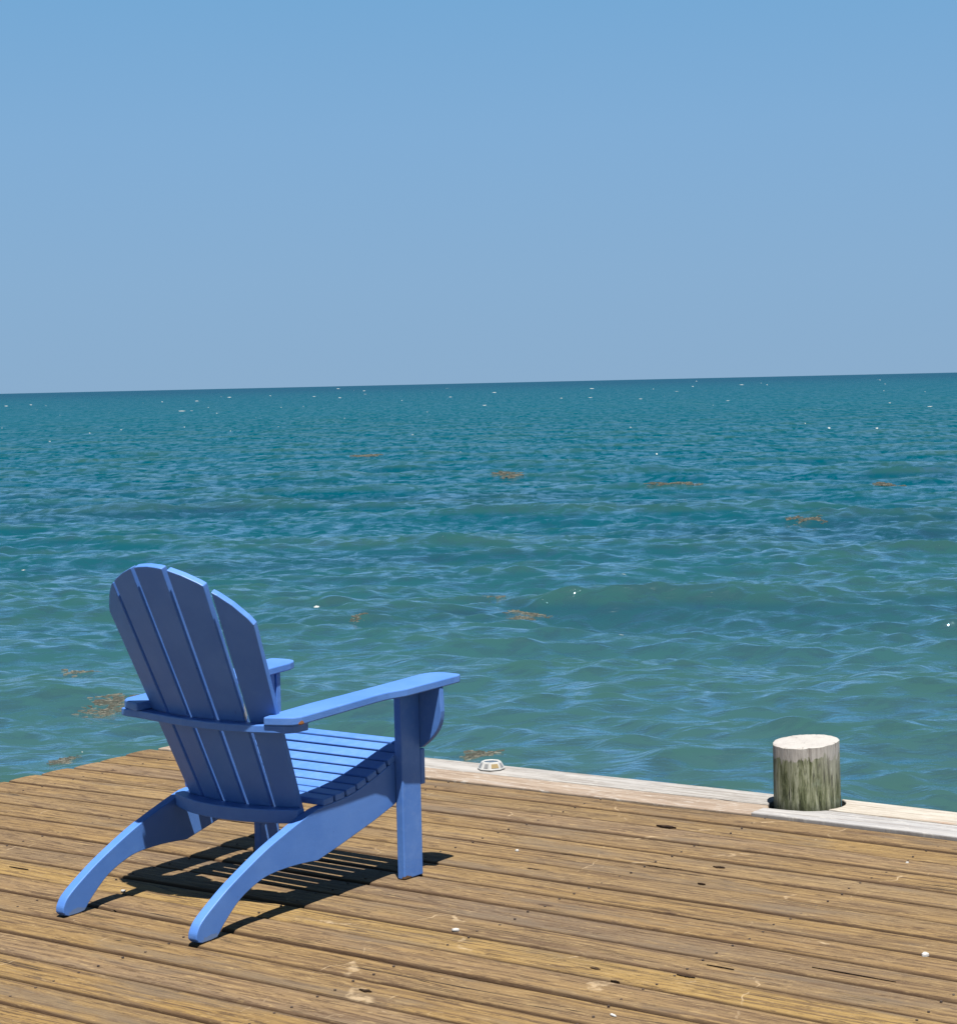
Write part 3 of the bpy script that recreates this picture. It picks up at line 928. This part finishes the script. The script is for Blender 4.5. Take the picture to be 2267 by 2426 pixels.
# ------------------------------------------------------------------ floating seaweed
def mat_weed():
    s = NT('seaweed')
    r = s.rnd()
    c = s.ramp(r, [(0.0, (0.060, 0.068, 0.056)), (0.4, (0.088, 0.086, 0.068)), (0.7, (0.072, 0.078, 0.064)), (1.0, (0.110, 0.100, 0.080))])
    return s.pbr(c, 0.7, 0.3)
weedm = mat_weed()
def weed_raft(ox, oy, wpx, hpx, dens, label):
    x0, y0 = sea_pt(ox * 1.2201, oy * 1.2201)
    r0 = math.hypot(x0, y0)
    w = wpx * 1.22 / FX * r0 * 0.5
    ln = min(hpx * 1.22 / FX * r0 * r0 / EYE * 0.5, w * 2.2)
    bm = bmesh.new()
    size = max(0.022, 0.0008 * r0)
    z0 = water_height(x0, y0)
    # strands: a few drifting streaks the bits gather along
    streaks = [(random.gauss(0, 0.35), random.gauss(0, 0.4), random.uniform(-0.35, 0.35)) for _ in range(5)]
    farr = r0 > 35
    for i in range(int(dens * (2.2 if farr else 0.7))):
        sx, sy, sa = random.choice(streaks)
        t = random.gauss(0, 0.42)
        u = (sx + t) * w * 0.8; v = (sy + random.gauss(0, 0.10) + t * sa) * ln
        if abs(u) > w * 1.3: continue
        x = x0 + u; y = y0 + v
        dxx, dyy, zz = wave(np.array([x]), np.array([y]))
        x += float(dxx[0]); y += float(dyy[0])
        z = float(zz[0]) + SEA_Z + (random.uniform(0.0, 0.02) if farr else random.uniform(-0.010, 0.006))
        L_ = size * random.uniform(0.6, 2.2); Wd = size * random.uniform(0.07, 0.22)
        a = random.uniform(-0.7, 0.7)
        ca, sa_ = math.cos(a), math.sin(a)
        base = []
        for (p, q) in ((-L_, -Wd * 0.4), (0, -Wd), (L_, -Wd * 0.2), (L_ * 0.9, Wd * 0.5), (0.1 * L_, Wd), (-L_ * 0.8, Wd * 0.4)):
            base.append((x + p * ca - q * sa_, y + p * sa_ + q * ca))
        zt = z + random.uniform(0.0, 0.006)
        A = [bm.verts.new((p[0], p[1], zt + random.uniform(-0.004, 0.006))) for p in base]
        B = [bm.verts.new((p[0], p[1], z - 0.02)) for p in base]
        bm.faces.new(A); bm.faces.new(B[::-1])
        for k in range(6): bm.faces.new((A[k], B[k], B[(k + 1) % 6], A[(k + 1) % 6]))
    o = mesh_obj('floating_seaweed', bm, weedm)
    # set the origin at the raft
    o.data.transform(Matrix.Translation((-x0, -y0, -z0))); o.location = (x0, y0, z0)
    tag(o, label, 'seaweed', 'patches of seaweed floating on the sea')
    return o
weed_raft(1318, 949, 110, 9, 210, 'long thin tan seaweed streak floating out right of centre')
weed_raft(712, 885, 54, 9, 150, 'farthest brown seaweed patch, well above the chair back')
weed_raft(1020, 1192, 78, 16, 260, 'dense brown seaweed clump floating right of the chair back')
weed_raft(946, 1170, 45, 8, 50, 'faint seaweed wisp up and left of the dense brown clump')
weed_raft(165, 1308, 120, 20, 150, 'drifting seaweed strands left of the middle of the chair back')
weed_raft(205, 1371, 95, 28, 380, 'big tan seaweed mat beside the left armrest end')
weed_raft(925, 1465, 80, 14, 190, 'dark seaweed patch just behind the dock light')
weed_raft(122, 1487, 50, 14, 100, 'thin brown seaweed against the left end of the dock')
weed_raft(1560, 1011, 70, 7, 70, 'brown seaweed strip riding a wave in front of the far right swell')
weed_raft(985, 928, 60, 6, 70, 'faint seaweed streak left of the long tan streak')
weed_raft(690, 1213, 40, 6, 50, 'small orange-brown seaweed bit right of the top of the chair back')
weed_raft(1725, 946, 60, 6, 60, 'pale seaweed streak near the right edge of the view')

# ------------------------------------------------------------------ small litter on the boards
shell_m = mat_plain('shell_white', (0.34, 0.335, 0.325), 0.6, 0.3, 0.25, scale=90)
def chip(M, N, sx, sy, h_, label):
    bm = bmesh.new()
    n = 9
    A, B, T = [], [], []
    for i in range(n):
        a = 2 * math.pi * i / n
        r = random.uniform(0.75, 1.15)
        A.append(bm.verts.new((math.cos(a) * sx * r * 0.88, math.sin(a) * sy * r * 0.88, 0)))
        B.append(bm.verts.new((math.cos(a) * sx * r * 0.82, math.sin(a) * sy * r * 0.82, h_ * random.uniform(0.5, 0.8))))
        T.append(bm.verts.new((math.cos(a) * sx * r * 0.5, math.sin(a) * sy * r * 0.5, h_ * random.uniform(0.85, 1.1))))
    for i in range(n):
        j = (i + 1) % n
        bm.faces.new((A[i], A[j], B[j], B[i])); bm.faces.new((B[i], B[j], T[j], T[i]))
    bm.faces.new(A[::-1]); bm.faces.new(T)
    o = mesh_obj('shell_fragment', bm, shell_m)
    o.location = deck_m(M, N, 0.001); o.rotation_euler = (0, 0, DECK_A + random.uniform(-0.4, 0.4))
    tag(o, label, 'shell fragment', 'white shell bits lying on the planks')
chip(-3.049, 4.097, 0.0125, 0.009, 0.005, 'round white shell bit on the planks right of the near rear chair foot')
chip(-1.951, 4.495, 0.013, 0.010, 0.008, 'square white fragment on the planks at the right edge of the view')
chip(-2.365, 5.328, 0.006, 0.006, 0.006, 'tiny white bit on the planks in front of the piling')
chip(-3.413, 4.898, 0.006, 0.006, 0.005, 'tiny white bit on the planks right of the front chair leg')
chip(-4.087, 3.946, 0.010, 0.007, 0.004, 'small white shell bit between the two rear chair feet')
chip(-2.341, 3.714, 0.013, 0.005, 0.003, 'flat white shell sliver at the bottom edge of the view')
